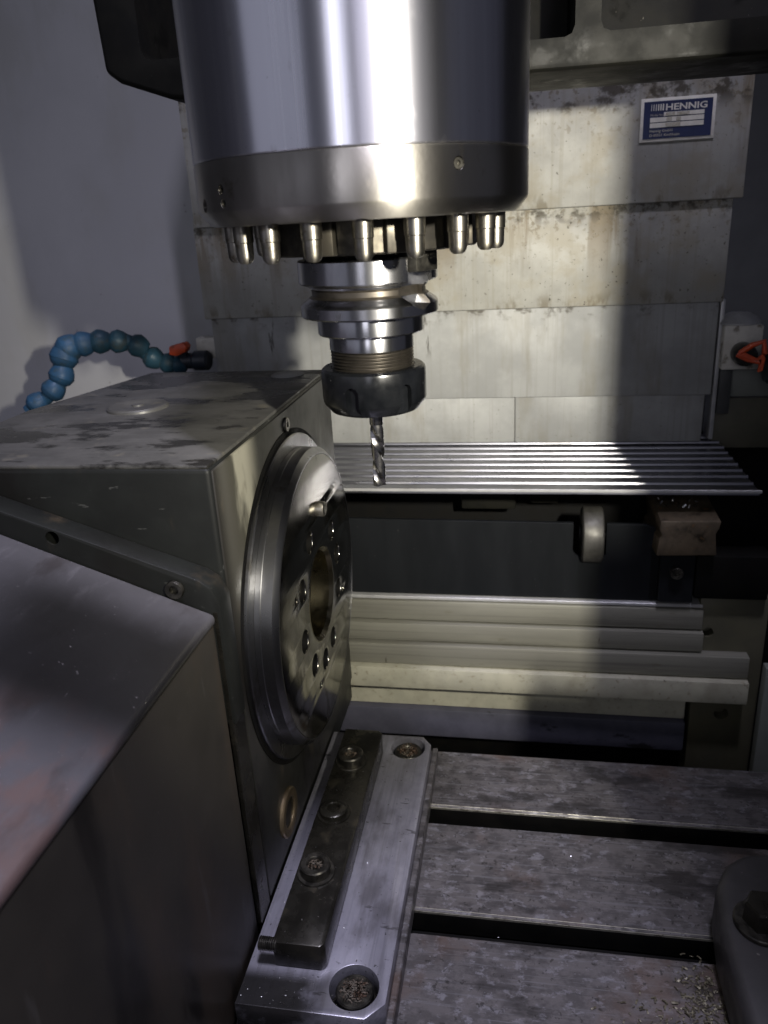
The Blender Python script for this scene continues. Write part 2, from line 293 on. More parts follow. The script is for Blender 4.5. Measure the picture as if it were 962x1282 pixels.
def cut(o, cutters, loc):
    """boolean difference with bmeshes in world mm (loc: o's origin in world mm)"""
    big = bmesh.new()
    tmp = []
    for i, c in enumerate(cutters):
        for v in c.verts: v.co = (v.co-Vector(loc))*S
        bmesh.ops.recalc_face_normals(c, faces=c.faces)
        me = bpy.data.meshes.new('cut'); c.to_mesh(me); c.free()
        k = bpy.data.objects.new('cut', me); COL.objects.link(k); k.matrix_world = Matrix.Translation(Vector(loc)*S); tmp.append(k)
        md = o.modifiers.new('b%d' % i, 'BOOLEAN'); md.operation = 'DIFFERENCE'; md.object = k; md.solver = 'EXACT'
    big.free()
    bpy.context.view_layer.update()
    me = bpy.data.meshes.new_from_object(o.evaluated_get(bpy.context.evaluated_depsgraph_get()))
    old = o.data; o.modifiers.clear(); o.data = me; bpy.data.meshes.remove(old)
    for k in tmp:
        d = k.data; bpy.data.objects.remove(k); bpy.data.meshes.remove(d)
    bm = bmesh.new(); bm.from_mesh(me)
    for e in bm.edges: e.smooth = not (len(e.link_faces) == 2 and e.calc_face_angle(0) > math.radians(30))
    for f in bm.faces: f.smooth = True
    bm.to_mesh(me); bm.free(); return o
def cyl_bm(r, h0, h1, c, axis='Z', seg=32):
    bm = lathe_bm([(0, h0), (r, h0), (r, h1), (0, h1)], axis, seg)
    for v in bm.verts: v.co += Vector(c)
    return bm
def tube_bm(pts, rad, seg=12):
    bm = bmesh.new(); prev = None; n = len(pts); pts = [Vector(p) for p in pts]
    for i, p in enumerate(pts):
        t = (pts[min(i+1, n-1)]-pts[max(i-1, 0)]).normalized(); up = Vector((0, 0, 1)) if abs(t.z) < .9 else Vector((1, 0, 0))
        a = t.cross(up).normalized(); b = t.cross(a)
        ring = [bm.verts.new(p+rad*(a*math.cos(2*math.pi*k/seg)+b*math.sin(2*math.pi*k/seg))) for k in range(seg)]
        if prev:
            for k in range(seg): bm.faces.new((prev[k], prev[(k+1) % seg], ring[(k+1) % seg], ring[k]))
        else: bm.faces.new(ring[::-1])
        prev = ring
    bm.faces.new(prev); return bm
def tube(name, pts, rad, m, parent=None, seg=12):
    bm = tube_bm(pts, rad, seg); T(bm, o_mm(parent)); return link(name, finish(bm, name), m, parent)
def mesh_at(bm):
    for v in bm.verts: v.co *= S
    return finish(bm, 'piece')
def circ(r, n=20, c=(0, 0), a0=0): return [(c[0]+r*math.cos(a0+2*math.pi*i/n), c[1]+r*math.sin(a0+2*math.pi*i/n)) for i in range(n)]

# ------------------------------------------------------------------ the setting
tag(box('enclosure_wall', -1100, -180, 790, 794, -150, 1000, 'wall', None, 0), kind='structure')
tag(box('column_wall', 150, 900, 790, 794, -150, 1000, 'dark_grey', None, 0), kind='structure')  # same back plane as the left wall, in a darker grey
tag(box('side_wall', -1104, -1100, -100, 794, -150, 1000, 'wall', None, 0), kind='structure')
tag(box('chip_pan_floor', -1100, 900, -100, 790, -154, -150, 'pan', None, 0), kind='structure')

# machine table: strips between the T slots
tb = tag(empty('machine_table', (0, 340, 0)), kind='structure')
slots = [(411.5, 427.5), (325.5, 341.5), (239.5, 255.5), (153.5, 169.5)]
edges = [486.0] + [v for s in slots for v in (s[1], s[0])] + [60.0]
for i in range(0, len(edges), 2):
    y1, y0 = edges[i], edges[i+1]
    st = box('table_strip', -520, 420, y0, y1, -16, 0, 'table', tb, 0.7, 1)
    if i < len(edges)-2:      # the bare, chamfered rear lip of a slot
        prism('slot_lip', [(y0-.15, -1.2), (y0+1.3, .22), (y0+1.3, -.6), (y0-.15, -2.6)], 'X', -520, 420, 'table_edge', tb, 0)
        box('slot_wall', -520, 420, y0-.4, y0+.2, -15.5, -2.6, 'dark', tb, 0)
box('slot_bed', -520, 420, 60, 486, -60, -17, 'dark', tb, 0)
box('table_rear_face', -520, 420, 486.2, 488, -60, -2, 'dark', tb, 0)

# ------------------------------------------------------------------ slat cover (flat aluminium apron)
sc = empty('slat_cover', (-10, 650, 179), 'flat ribbed aluminium slat apron projecting under the telescopic way cover', 'slat cover')
ys = [571.5, 588.5, 605.5, 620.5, 636.5, 652.5, 668.5, 684.5, 700.5, 716.5, 732.5]
for i in range(10):
    y0, y1 = ys[i], ys[i+1]
    prism('slat', [(y0, -4), (y0, -1.6), (y0+.9, -.2), (y0+1.5, 0), (y0+2.2, -.2), (y0+3.0, -1.5), (y1-1.8, -1.5), (y1-1.3, -2.6), (y1-.4, -2.6), (y1-.4, -4)],
          'X', -178, 168.5+random.uniform(-.5, .5), 'slat', sc, 0)
for c in sc.children: c.location.z += 0.179*0
for c in sc.children:
    for v in c.data.vertices: v.co.z += .179
box('front_trim', -178, 169.5, 569.8, 571.2, 176.9, 179.4, 'strip', sc, .4, 1)

# ------------------------------------------------------------------ telescopic way cover behind the spindle
wc = empty('way_cover', (-62, 700, 179), 'stepped telescopic way cover of stained steel panels behind the spindle', 'way cover')
def panel(x0, x1, z0, z1, y, m):
    bm = box_bm(x0, x1, y, y+34, z0, z1, 1.2, 2); 
    c = Vector(((x0+x1)/2, y, z0)); T(bm, c)
    return link('panel', finish(bm, 'panel'), m, wc, c)
p1 = panel(-284, 164.5, 376.5, 560, 688, 'cover')
panel(-286.5, 158.3, 298.5, 383, 691.5, 'cover')
panel(-282, 156, 221.5, 304, 694.5, 'cover_low')
panel(-278, -8.1, 179.6, 227, 697.5, 'cover_low')
panel(-7.9, 152, 179.6, 227, 697.5, 'cover_low')
npl = box('name_plate', 84.6, 138.6, 686.9, 687.9, 419.8, 449.8, 'plate_white', wc, .45, 2)
box('blue_field', 87.0, 136.2, 686.6, 686.85, 422.0, 447.6, 'plate_blue', npl, 0)
def text(name, body, x, z, y, h, m, parent, sx=1.0, off=0.0):
    cu = bpy.data.curves.new(name, 'FONT'); cu.body = body; cu.size = h*1.38*S; cu.extrude = 0.00004; cu.offset = off*S; cu.resolution_u = 2
    t = bpy.data.objects.new(name, cu); COL.objects.link(t); bpy.context.view_layer.update()
    me = bpy.data.meshes.new_from_object(t.evaluated_get(bpy.context.evaluated_depsgraph_get())); bpy.data.objects.remove(t)
    for v in me.vertices: v.co = Vector((v.co.x*sx, -v.co.z, v.co.y))
    me.materials.clear()
    return link(name, me, m, parent, (x, y, z))
text('lettering', 'HENNIG', 102.3, 441.2, 686.5, 4.4, 'plate_white', npl, 1.32, .14)
for i in range(6):
    w = .35+.13*i; x = 92.2+i*1.62
    box('logo_bar', x, x+w, 686.35, 686.55, 441.2, 445.6, 'plate_white', npl, 0)
for k, (x0, z0, x1, z1) in enumerate([(101.5, 437.2, 130.5, 439.9), (91.8, 433.4, 130.5, 436.6), (91.8, 429.6, 130.5, 432.8)]):
    box('data_field', x0, x1, 686.3, 686.5, z0, z1, 'plate_white', npl, 0)
for k, (x0, z0, x1, z1) in enumerate([(103.0, 437.5, 109.5, 439.6), (111.0, 437.5, 120.0, 439.6), (103.5, 433.7, 107.5, 436.3), (110.5, 433.7, 114.0, 436.3), (103.0, 429.9, 114.0, 432.5)]):
    box('stamped_mark', x0, x1, 686.1, 686.25, z0, z1, 'plate_grey', npl, 0)
text('lettering', 'Model No.', 91.8, 437.6, 686.5, 1.5, 'plate_grey', npl, 1.05)
text('lettering', 'Hennig GmbH', 91.8, 426.6, 686.5, 1.8, 'plate_grey', npl, 1.15, .03)
text('lettering', 'D-85551 Kirchheim', 91.8, 423.6, 686.5, 1.8, 'plate_grey', npl, 1.1, .03)

# ------------------------------------------------------------------ machine head: casting + spindle
AX, AY = -71.0, 368.0
mh = empty('machine_head', (AX, AY, 376), 'polished cylindrical spindle with a ring of short pins, on its dark green-grey head casting', 'machine head')
prof = [(-246, 640), (-240, 464), (-232, 458), (-202, 447.5), (-188, 446), (110, 445), (260, 445), (260, 640)]
cst = prism('casting', prof, 'Y', 480, 560, 'casting', mh, 3, 3)
cut(cst, [box_bm(-216, -150, 470, 545, 468, 700, 5), box_bm(-60, 24, 470, 545, 460.5, 700, 5), box_bm(37, 240, 470, 545, 461.5, 700, 5)], (AX, AY, 376))
box('casting_neck', AX-64, AX+64, AY+20, 500, 500, 640, 'casting', mh, 8)
lathe('spindle_body', [(0, 402.1), (71.4, 402.1), (71.8, 402.6), (71.8, 560), (0, 560)], (AX, AY, 0), 'spindle', mh, seg=128)
cap = lathe('spindle_cap', [(0, 379), (52, 379), (52, 377.6), (66, 377.6), (67.5, 378.2), (71.6, 383), (71.9, 384), (71.9, 401.2), (71.5, 401.9), (0, 401.9)], (AX, AY, 0), 'spindle_cap', mh, seg=128)
cuts = []
for az, z, r in ((40.5, 395.2, 2.4), (-38.5, 391.2, 1.9), (-37.8, 386.2, 1.6), (-52, 386, 2.6), (150, 395, 2.4)):
    a = math.radians(az); d = Vector((math.sin(a), -math.cos(a), 0))
    c = lathe_bm([(0, 62), (r, 62), (r, 80), (0, 80)], 'Z', 20)
    for v in c.verts: v.co = Vector((AX, AY, z)) + d*v.co.z + Vector((d.y, -d.x, 0))*v.co.x + Vector((0, 0, 1))*v.co.y
    cuts.append(c)
a = math.radians(0)
for az in (10, 43, -20): 
    c = cyl_bm(3.2, 374, 379.5, (AX+64*math.sin(math.radians(az)), AY-64*math.cos(math.radians(az)), 0)); cuts.append(c)
cut(cap, cuts, (AX, AY, 0))
for az, z, r in ((40.5, 395.2, 2.0), (-38.5, 391.2, 1.6), (-37.8, 386.2, 1.35)):
    a = math.radians(az); d = Vector((math.sin(a), -math.cos(a), 0)); c = Vector((AX, AY, z))+d*70.6
    o = lathe('set_screw', [(0, 0), (r*.5, 0), (r*.55, 1.0), (r, 1.0), (r, -4), (0, -4)], c, 'bolt', cap, seg=16)
    o.rotation_euler = d.to_track_quat('Z', 'Y').to_euler()
lathe('spindle_nose', [(0, 363.5), (24, 363.5), (43, 364.2), (44, 365), (44, 379), (0, 379)], (AX, AY, 0), 'nose', mh, seg=64)
pin_me = mesh_at(lathe_bm([(0, -14.9), (1.9, -14.8), (2.8, -14.2), (3.4, -13.2), (3.65, -12.0), (3.8, -7.0), (3.8, -6.6), (4.15, -6.2), (4.25, 0), (4.25, 2), (0, 2)], 'Z', 24)); pin_me.materials.append(M['pin'])
for k in range(18):
    a = math.radians(10+20*k)
    link('nozzle_pin', pin_me, None, mh, (AX+58*math.sin(a), AY-58*math.cos(a), 377.7+random.uniform(-.3, .3)))
for k in range(9):
    a = math.radians(20*k*2-12)
    c = Vector((AX+45.5*math.sin(a), AY-45.5*math.cos(a), 370))
    bm = box_bm(-6, 6, -2.5, 2.5, -5.5, 7.5, .6); 
    for v in bm.verts: v.co *= S
    o = link('nose_lug', finish(bm, 'lug'), 'nose', mh, c); o.rotation_euler.z = a

# ------------------------------------------------------------------ tool holder
th = empty('tool_holder', (AX, AY, 290), 'steel collet chuck tool holder hanging from the spindle, with a black slotted nut', 'tool holder')
def keyslot():
    cs = []
    for az in (58, 238):
        a = math.radians(az); bm = bmesh.new()
        poly = [(-8, 370), (8, 370), (8, 346), (6, 341.5), (0, 339), (-6, 341.5), (-8, 346)]
        bm = prism_bm(poly, 'Y', -45, -22.5)
        bmesh.ops.rotate(bm, verts=bm.verts, cent=(0, 0, 0), matrix=Matrix.Rotation(a, 3, 'Z'))
        for v in bm.verts: v.co += Vector((AX, AY, 0))
        cs.append(bm)
    return cs
o = lathe('upper_flange', [(0, 362.5), (23, 362.5), (31.3, 361.6), (31.8, 361), (31.8, 351.8), (31.2, 351.2), (27.6, 350.0), (27.3, 349.2), (0, 349.2)], (AX, AY, 0), 'holder', th, seg=96)
cut(o, keyslot(), (AX, AY, 0))
o = lathe('gripper_groove', [(0, 349.1), (27.2, 349.1), (26.2, 348.2), (26.2, 346), (27.6, 345.1), (0, 345.1)], (AX, AY, 0), 'holder_groove', th, seg=96)
cut(o, keyslot(), (AX, AY, 0))
o = lathe('lower_flange', [(0, 345.0), (27.6, 345.0), (31.2, 342.4), (31.8, 341.4), (31.8, 337.2), (31.2, 336.6), (0, 336.6)], (AX, AY, 0), 'holder', th, seg=96)
cut(o, keyslot(), (AX, AY, 0))
lathe('collar', [(0, 336.5), (23.6, 336.5), (24.6, 335.6), (24.7, 335), (24.7, 328.8), (24.2, 328.2), (0, 328.2)], (AX, AY, 0), 'holder', th, seg=96)
lathe('neck', [(0, 328.1), (19.6, 328.1), (19.8, 327.6), (19.8, 321.2), (19.2, 320.7), (0, 320.7)], (AX, AY, 0), 'holder', th, seg=96)
tp = [(0, 320.6)]; z = 320.6
while z > 310: tp += [(18.6, z), (19.6, z-.55), (19.6, z-.85), (18.6, z-1.4)]; z -= 1.5
lathe('thread', tp+[(0, 309)], (AX, AY, 0), 'holder_groove', th, seg=64)
nut = lathe('collet_nut', [(19.9, 308), (19.9, 312.6), (23.6, 312.6), (24.7, 311.6), (25, 310.5), (25, 297.4), (24.4, 295.8), (21.2, 292.0), (19.5, 291.4), (6, 291.0), (6, 293.5), (0, 293.5)], (AX, AY, 0), 'nut', th, seg=128)
cs = []
for k in range(6):
    a = math.radians(-14+60*k)
    bm = prism_bm([(-3.2, 285), (3.2, 285), (3.2, 303.8), (2.2, 305.6), (0, 306.4), (-2.2, 305.6), (-3.2, 303.8)], 'Y', -30, -21.9)
    bmesh.ops.rotate(bm, verts=bm.verts, cent=(0, 0, 0), matrix=Matrix.Rotation(a, 3, 'Z'))
    for v in bm.verts: v.co += Vector((AX, AY, 0))
    cs.append(bm)
# close the nut before the boolean
bmn = bmesh.new(); bmn.from_mesh(nut.data)
bmesh.ops.holes_fill(bmn, edges=bmn.edges, sides=0); bmesh.ops.recalc_face_normals(bmn, faces=bmn.faces); bmn.to_mesh(nut.data); bmn.free()
cut(nut, cs, (AX, AY, 0))
for az in (58, 238):          # drive keys of the spindle that sit in the slots
    a = math.radians(az)
    bm = box_bm(-7.4, 7.4, -35, -24, 355.5, 364, .8)
    bmesh.ops.rotate(bm, verts=bm.verts, cent=(0, 0, 0), matrix=Matrix.Rotation(a, 3, 'Z'))
    for v in bm.verts: v.co = (v.co-Vector((0, 0, 376)))*S
    k_ = link('drive_key', finish(bm, 'key'), 'bolt', mh)
em = empty('end_mill', (AX, AY, 252.3), 'small two flute end mill held in the black collet nut', 'end mill')
lathe('shank', [(0, 40), (3.3, 40), (3.3, 31.5), (2.9, 30.6), (0, 30.6)], (AX, AY, 252.3), 'carbide', em, seg=32)
bm = bmesh.new(); prev = None; n = 36; H = 33.0; steps = 60
for i in range(steps+1):
    h = H*i/steps; tw = 2*math.pi*h/38.0; ring = []
    for k in range(n):
        t = 2*math.pi*k/n; u = (2*t/(2*math.pi)) % 1.0
        r = 3.25 if u < .5 else 3.25-1.35*math.sin(math.pi*min(1, (u-.5)/.5))**.7
        if i > steps-6: r = r+(3.15-r)*(i-steps+6)/6
        ring.append(bm.verts.new((r*math.cos(t-tw)*S, r*math.sin(t-tw)*S, h*S)))
    if prev:
        for k in range(n): bm.faces.new((prev[k], prev[(k+1) % n], ring[(k+1) % n], ring[k]))
    else: bm.faces.new(ring[::-1])
    prev = ring
bm.faces.new(prev)
link('fluted_body', finish(bm, 'flute', 28), 'carbide', em, (AX, AY, 252.3))

# ------------------------------------------------------------------ rotary table
RX, RY, RZ = -139.0, 426.0, 160.5
rt = empty('rotary_table', (-220, 430, 0), 'large dark oily rotary table housing with steel faceplate on its side', 'rotary table')
hp = [(-139, 318), (-139, 546), (-275, 549), (-302, 430), (-302, 318)]
hs = prism('housing', hp, 'Z', 2, 276.5, 'housing', rt, 2.5, 3)
# the top skin and the machined faceplate side are surfaces of their own
tp_ = prism('top_plate', [(-140, 319), (-140, 545), (-274, 548), (-301, 430), (-301, 319)], 'Z', 275.5, 278, 'housing_top', rt, 1.0, 2)
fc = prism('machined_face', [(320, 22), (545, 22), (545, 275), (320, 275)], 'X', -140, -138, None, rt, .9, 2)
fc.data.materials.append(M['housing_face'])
sl = lathe('face_seat', [(0, 0), (103, 0), (103, .8), (0, .8)], (-138.2, RY, RZ), 'dark', rt, 'X', 96)
lathe('flange', [(60, 0), (99.4, 0), (99.9, .5), (99.9, 2.2), (99.2, 2.9), (60, 2.9)], (-138.0, RY, RZ), 'rim', rt, 'X', 128, True)
lathe('faceplate_rim', [(60, 0), (91.5, 0), (91.5, 3.0), (91.2, 3.4), (91.2, 9.4), (88.4, 12.0), (87.6, 12.2), (87.2, 12.2), (87.2, 3), (60, 3)], (-135.0, RY, RZ), 'rim', rt, 'X', 160, True)
HR = [(44.5, math.radians(a), 7.3) for a in (40, 10, -22, -67, -96, -130, -168, 152, 112)] + [(57.5, math.radians(a), 2.8) for a in (66, 158, -111, -23)]
cu = bpy.data.curves.new('fp', 'CURVE'); cu.dimensions = '2D'; cu.fill_mode = 'BOTH'; cu.extrude = 5.0*S; cu.bevel_depth = .35*S; cu.bevel_resolution = 1
def spl(pts):
    s = cu.splines.new('POLY'); s.points.add(len(pts)-1); s.use_cyclic_u = True
    for p, q in zip(s.points, pts): p.co = (q[0]*S, q[1]*S, 0, 1)
spl(circ(86.6, 128)); spl(circ(30.5, 64))
for r, a, q in HR: spl(circ(q, 28, (r*math.cos(a), r*math.sin(a))))
t = bpy.data.objects.new('fp', cu); COL.objects.link(t); bpy.context.view_layer.update()
me = bpy.data.meshes.new_from_object(t.evaluated_get(bpy.context.evaluated_depsgraph_get())); bpy.data.objects.remove(t)
for v in me.vertices: v.co = Vector((v.co.z, v.co.x, v.co.y))
me.materials.clear(); bm = bmesh.new(); bm.from_mesh(me); bmesh.ops.remove_doubles(bm, verts=bm.verts, dist=1e-6); me2 = finish(bm, 'faceplate', 30)
fp = link('faceplate', me2, 'face', rt, (-128.2, RY, RZ))
for r, a, q in HR:
    lathe('hole_shade', [(q-.12, -5.2), (q-.12, 4.7), (q-.5, 4.7), (q-.5, -5.2)], (-128.2, RY+r*math.cos(a), RZ+r*math.sin(a)), 'dark', fp, 'X', 28, True)  # near-black sleeve added to put shade inside the faceplate holes
lathe('hole_bottom', [(31, 0), (86, 0), (86, -1), (31, -1)], (-133.6, RY, RZ), 'dark', fp, 'X', 64, True)
lathe('bore_ring', [(30.6, 4.6), (30.6, 5.2), (29.4, 5.4), (27.2, 3.0), (27.2, -18), (24.5, -19), (24.5, -40), (30.6, -40)], (-128.2, RY, RZ), 'bronze', rt, 'X', 96, True)
lathe('bore_end', [(0, 0), (26, 0), (26, -2), (0, -2)], (-165, RY, RZ), 'dark', rt, 'X', 48)
for k, (r, a, q) in enumerate(HR):
    if k in (1, 7):      # swarf-filled bolts down in the holes
        lathe('hole_screw', [(0, 3.4), (2.4, 3.2), (2.6, 4.2), (5.2, 4.4), (5.6, 3.8), (5.6, -5), (0, -5)], (-129.2, RY+r*math.cos(a), RZ+r*math.sin(a)), 'oily', fp, 'X', 20)
lathe('locating_pin', [(0, 7.5), (3.4, 7.5), (4.4, 6.8), (4.6, 6), (4.6, 0), (0, 0)], (-124.5, RY+3.6, RZ+55), 'pin', fp, 'X', 28)
lathe('oil_plug_ring', [(9.2, 1.6), (9.8, 2.2), (14.2, 2.2), (15.0, 1.4), (15.0, 0), (9.2, 0)], (-138.0, 361, 46), 'brass_plug', rt, 'X', 48, True)
lathe('oil_plug', [(0, .9), (9.1, .9), (9.1, 0), (0, 0)], (-138.0, 361, 46), 'oily', rt, 'X', 40)
lathe('face_screw', [(0, .8), (1.6, .8), (1.8, 1.6), (4.0, 1.6), (4.3, 1.2), (4.3, 0), (0, 0)], (-138.0, 432.7, 267), 'pin', rt, 'X', 24)
lathe('top_plug', [(0, 2.6), (3.2, 2.6), (3.6, 1.6), (9.4, 1.6), (10.5, 2.2), (17, 2.2), (18.0, 1.4), (18.4, 0), (0, 0)], (-229, 433, 277.8), 'housing_top', rt, 'Z', 48)
lathe('top_plug', [(0, 1.2), (10, 1.2), (11.5, .4), (11.5, 0), (0, 0)], (-163, 528, 277.8), 'cover_low', rt, 'Z', 36)
# motor housing that comes towards the camera, with its end flange
def roof(x): return 209.6+(-137-x)*0.388
mpoly = [(-139.5, 2), (-139.5, roof(-139.5)), (-420, roof(-420)), (-420, 2)]
mo = prism('motor_housing', mpoly, 'Y', 40, 303.5, 'motor_side', rt, 4.5, 4)
rf = bmesh.new(); bmesh.ops.create_grid(rf, x_segments=1, y_segments=1, size=1)
rf.free()
skin = prism('sloped_lid', [(-139.2, roof(-139.2)-4.5), (-139.2, roof(-139.2)+.6), (-419, roof(-419)+1.0), (-419, roof(-419)-4.5)], 'Y', 41, 303.4, 'motor', rt, 2.2, 4)
fpoly = [(-136.6, 150), (-136.6, 216), (-140, 224), (-146, 228), (-420, 226+274*.364), (-420, 150)]
fl = prism('end_flange', fpoly, 'Y', 303.6, 317.6, 'housing', rt, 1.0, 2)
cut(fl, [cyl_bm(3.4, 296, 312, (-213.9, 0, 247.6), 'Y'), cyl_bm(4.6, 296, 308, (-157.2, 0, 223.2), 'Y')], o_mm(rt))
lathe('flange_screw', [(0, 0), (2.2, 0), (2.3, -2.2), (4.2, -2.4), (4.4, -2.0), (4.4, 4), (0, 4)], (-157.2, 304.0, 223.2), 'bolt', rt, 'Y', 24)
prism('end_gasket', [(-138, 20), (-138, 212), (-141, 212), (-141, 20)], 'Y', 303.5, 318, 'oily', rt, .5, 1)

# ------------------------------------------------------------------ base plate and clamp bar
bp = empty('base_plate', (-95, 365, 0.2), 'bare ground steel plate with counterbored bolts lying along the rotary table', 'base plate')
cu = bpy.data.curves.new('bp', 'CURVE'); cu.dimensions = '2D'; cu.fill_mode = 'BOTH'; cu.extrude = 9.4*S; cu.bevel_depth = .5*S; cu.bevel_resolution = 1
BN, BF = (-80.5, 273), (-79.6, 461.5)
spl([(-137, 257.5), (-72.5, 257.5), (-64, 266.2), (-64, 466), (-70.5, 474.5), (-137, 474.5)]); spl(circ(13, 40, BN)); spl(circ(12.6, 40, BF))
t = bpy.data.objects.new('bp', cu); COL.objects.link(t); bpy.context.view_layer.update()
me = bpy.data.meshes.new_from_object(t.evaluated_get(bpy.context.evaluated_depsgraph_get())); bpy.data.objects.remove(t); me.materials.clear()
for v in me.vertices: v.co = v.co + Vector((95, -365, 10.1))*S
bm = bmesh.new(); bm.from_mesh(me); bmesh.ops.remove_doubles(bm, verts=bm.verts, dist=1e-6)
link('plate_body', finish(bm, 'plate', 30), 'plate', bp, (-95, 365, .2))
prism('foot_strip', [(257.6, .2), (474, .2), (474, 12), (257.6, 12)], 'X', -63.4, -59.6, 'table', bp, .6, 1)
for c in (BN, BF):
    lathe('counterbore', [(0, 6), (12.95, 6), (12.95, 5), (0, 5)], (*c, 0.2), 'oily', bp, 'Z', 32)
    lathe('bolt', [(0, 12.5), (4.6, 12.5), (4.9, 17), (5.4, 17.6), (8.8, 17.6), (9.6, 16.8), (9.6, 6), (0, 6)], (*c, 0.2), 'bolt', bp, 'Z', 36)
def debris(name, c, r, h, n, m, parent, seed, size=(.5, 1.6)):
    rnd = random.Random(seed); bm = bmesh.new()
    for i in range(n):
        a = rnd.uniform(0, 6.283); q = r*math.sqrt(rnd.random()); p = Vector((c[0]+q*math.cos(a), c[1]+q*math.sin(a), c[2]+h*rnd.random()*(1-q/r*.6)))
        s = rnd.uniform(*size); R_ = Matrix.Rotation(rnd.uniform(0, 6.28), 3, Vector((rnd.random()-.5, rnd.random()-.5, rnd.random()-.5)).normalized())
        L_ = [Vector((s*x, s*.35*y, s*.12*math.cos(x*2)+.02*z)) for x in (-1, 0, 1) for y in (-1, 1) for z in (1,)]
        vs = [bm.verts.new(p+R_ @ v) for v in L_]
        bm.faces.new((vs[0], vs[2], vs[3], vs[1])); bm.faces.new((vs[2], vs[4], vs[5], vs[3]))
    T(bm, o_mm(parent)); me = bpy.data.meshes.new(name); bm.to_mesh(me); bm.free()
    o = link(name, me, m, parent); o['kind'] = 'stuff'; return o
debris('swarf', (*BN, 17.2), 7.4, 2.4, 420, 'rust', bp, 3, (.3, 1.0)); debris('swarf', (*BF, 17.2), 7.4, 2.2, 420, 'rust', bp, 4, (.3, 1.0)); debris('swarf', (BN[0], BN[1], 6.5), 12.4, 1.0, 260, 'oily', bp, 13, (.3, .9))

cb = empty('clamp_bar', (-110, 368, 20.2), 'oily black clamp bar with three bolts lying on the base plate', 'clamp bar')
prism('bar_body', [(-123.6, 279.5), (-98.6, 279.5), (-96.2, 282), (-96.2, 454), (-99, 457.5), (-123.6, 457.5)], 'Z', 20.3, 36.8, 'oily', cb, 1.0, 2)
for y in (422, 326):
    lathe('bolt', [(0, 4.0), (4.2, 4.0), (4.5, 6.6), (5.0, 7.2), (7.8, 7.2), (8.5, 6.5), (8.5, 1.4), (10.4, 1.4), (10.6, 1.1), (10.6, 0), (0, 0)], (-112, y, 36.7), 'bolt', cb, 'Z', 36)
    debris('swarf', (-112, y, 41.5), 4.6, 2.2, 160, 'rust', cb, int(y), (.25, .8))
lathe('bolt', [(0, 2.2), (3.6, 2.2), (3.9, 4.2), (4.6, 4.8), (7.4, 4.6), (8.4, 3.8), (8.6, 1.0), (10.2, .9), (10.4, 0), (0, 0)], (-112.6, 373, 36.7), 'oily', cb, 'Z', 36)
sp = [(0, -131)]; x = -131.0
while x < -122: sp += [(2.9, x), (3.5, x+.4), (3.5, x+.6), (2.9, x+1.0)]; x += 1.1
o = lathe('stud', sp+[(0, x)], (0, 281, 33.5), 'bolt', cb, 'X', 20)

# ------------------------------------------------------------------ stepped guard behind the table
sg = empty('stepped_guard', (0, 575, -60), 'stepped cream steel guard strips running behind the machine table', 'guard')
def gstrip(x0, x1, y, z0, z1, m): return box('guard_strip', x0, x1, y, y+26, z0, z1, m, sg, .9, 2)
gstrip(-160, 138.5, 572, 63.2, 80.6, 'guard'); gstrip(-160, 139.5, 568.5, 45.4, 61.6, 'guard')
gstrip(-160, 174, 564.5, 25.2, 43.8, 'guard'); gstrip(-160, 174.5, 559.5, 4.6, 24.0, 'guard_base')
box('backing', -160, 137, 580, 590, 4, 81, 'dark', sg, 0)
box('top_lip', -160, 138, 573.5, 596, 81.4, 84.2, 'strip', sg, .5, 1)
box('recess_panel', -160, 133, 578, 590, -24, 3.4, 'guard_base', sg, .5, 1)
box('saddle_ledge', -160, 133, 572, 592, -52, -24.4, 'blue_paint', sg, 1.2, 2)
e_ = box('end_plate', 136, 186, 574, 596, -120, 92, 'olive', sg, 1, 2)
cut(e_, [cyl_bm(4.2, 560, 584, (143.5, 0, 60), 'Y'), cyl_bm(5.5, 560, 584, (160, 0, -14), 'Y')], o_mm(sg))
sad = tag(prism('saddle_casting', [(596.5, -149), (596.5, 70), (664, 84), (664, 172), (760, 172), (760, -149)], 'X', -560, 420, 'dark', None, 1), 'saddle casting behind the guard strips, coloured near black for the deep shade', 'casting')  # deep shade below the apron is put into its near-black colour
pst = tag(box('side_rail', 184, 196, 556, 566, -149, 40, 'grey_green', None, .8), 'narrow grey upright rail at the end of the guard strips', 'rail')

# ------------------------------------------------------------------ black bracket plate with roller
rb = empty('roller_bracket', (0, 577, 84), 'black sheet bracket with a steel roller in its notch', 'bracket')
bk = prism('bracket_plate', [(-190, 85), (128, 85), (128, 118), (106, 130), (99, 146.5), (92, 149), (-190, 151.5)], 'Y', 577, 581, 'black_sheet', rb, .5, 1)
cut(bk, [prism_bm([(38.5, 160), (38.5, 126), (41, 122.5), (44, 121.4), (61.5, 121.4), (63.5, 123), (63.5, 160)], 'Y', 570, 590)], o_mm(rb))
ro = lathe('roller', [(8, -8), (20, -8), (21.6, -7), (22, -6), (22, 6), (21.6, 7), (20, 8), (8, 8)], (52.8, 583, 138), 'roller', rb, 'X', 64, True)
lathe('axle', [(0, -10), (7.9, -10), (7.9, 9), (3, 9.2), (3, 12.5), (0, 12.5)], (52.8, 583, 138), 'dark', rb, 'X', 24)
box('under_beam', -178, -60, 640, 660, 150, 173, 'block', rb, 2)
box('under_bracket', -52, -6, 630, 650, 140, 173, 'casting', rb, 2)
box('under_bracket', 6, 30, 645, 660, 140, 173, 'casting', rb, 2)
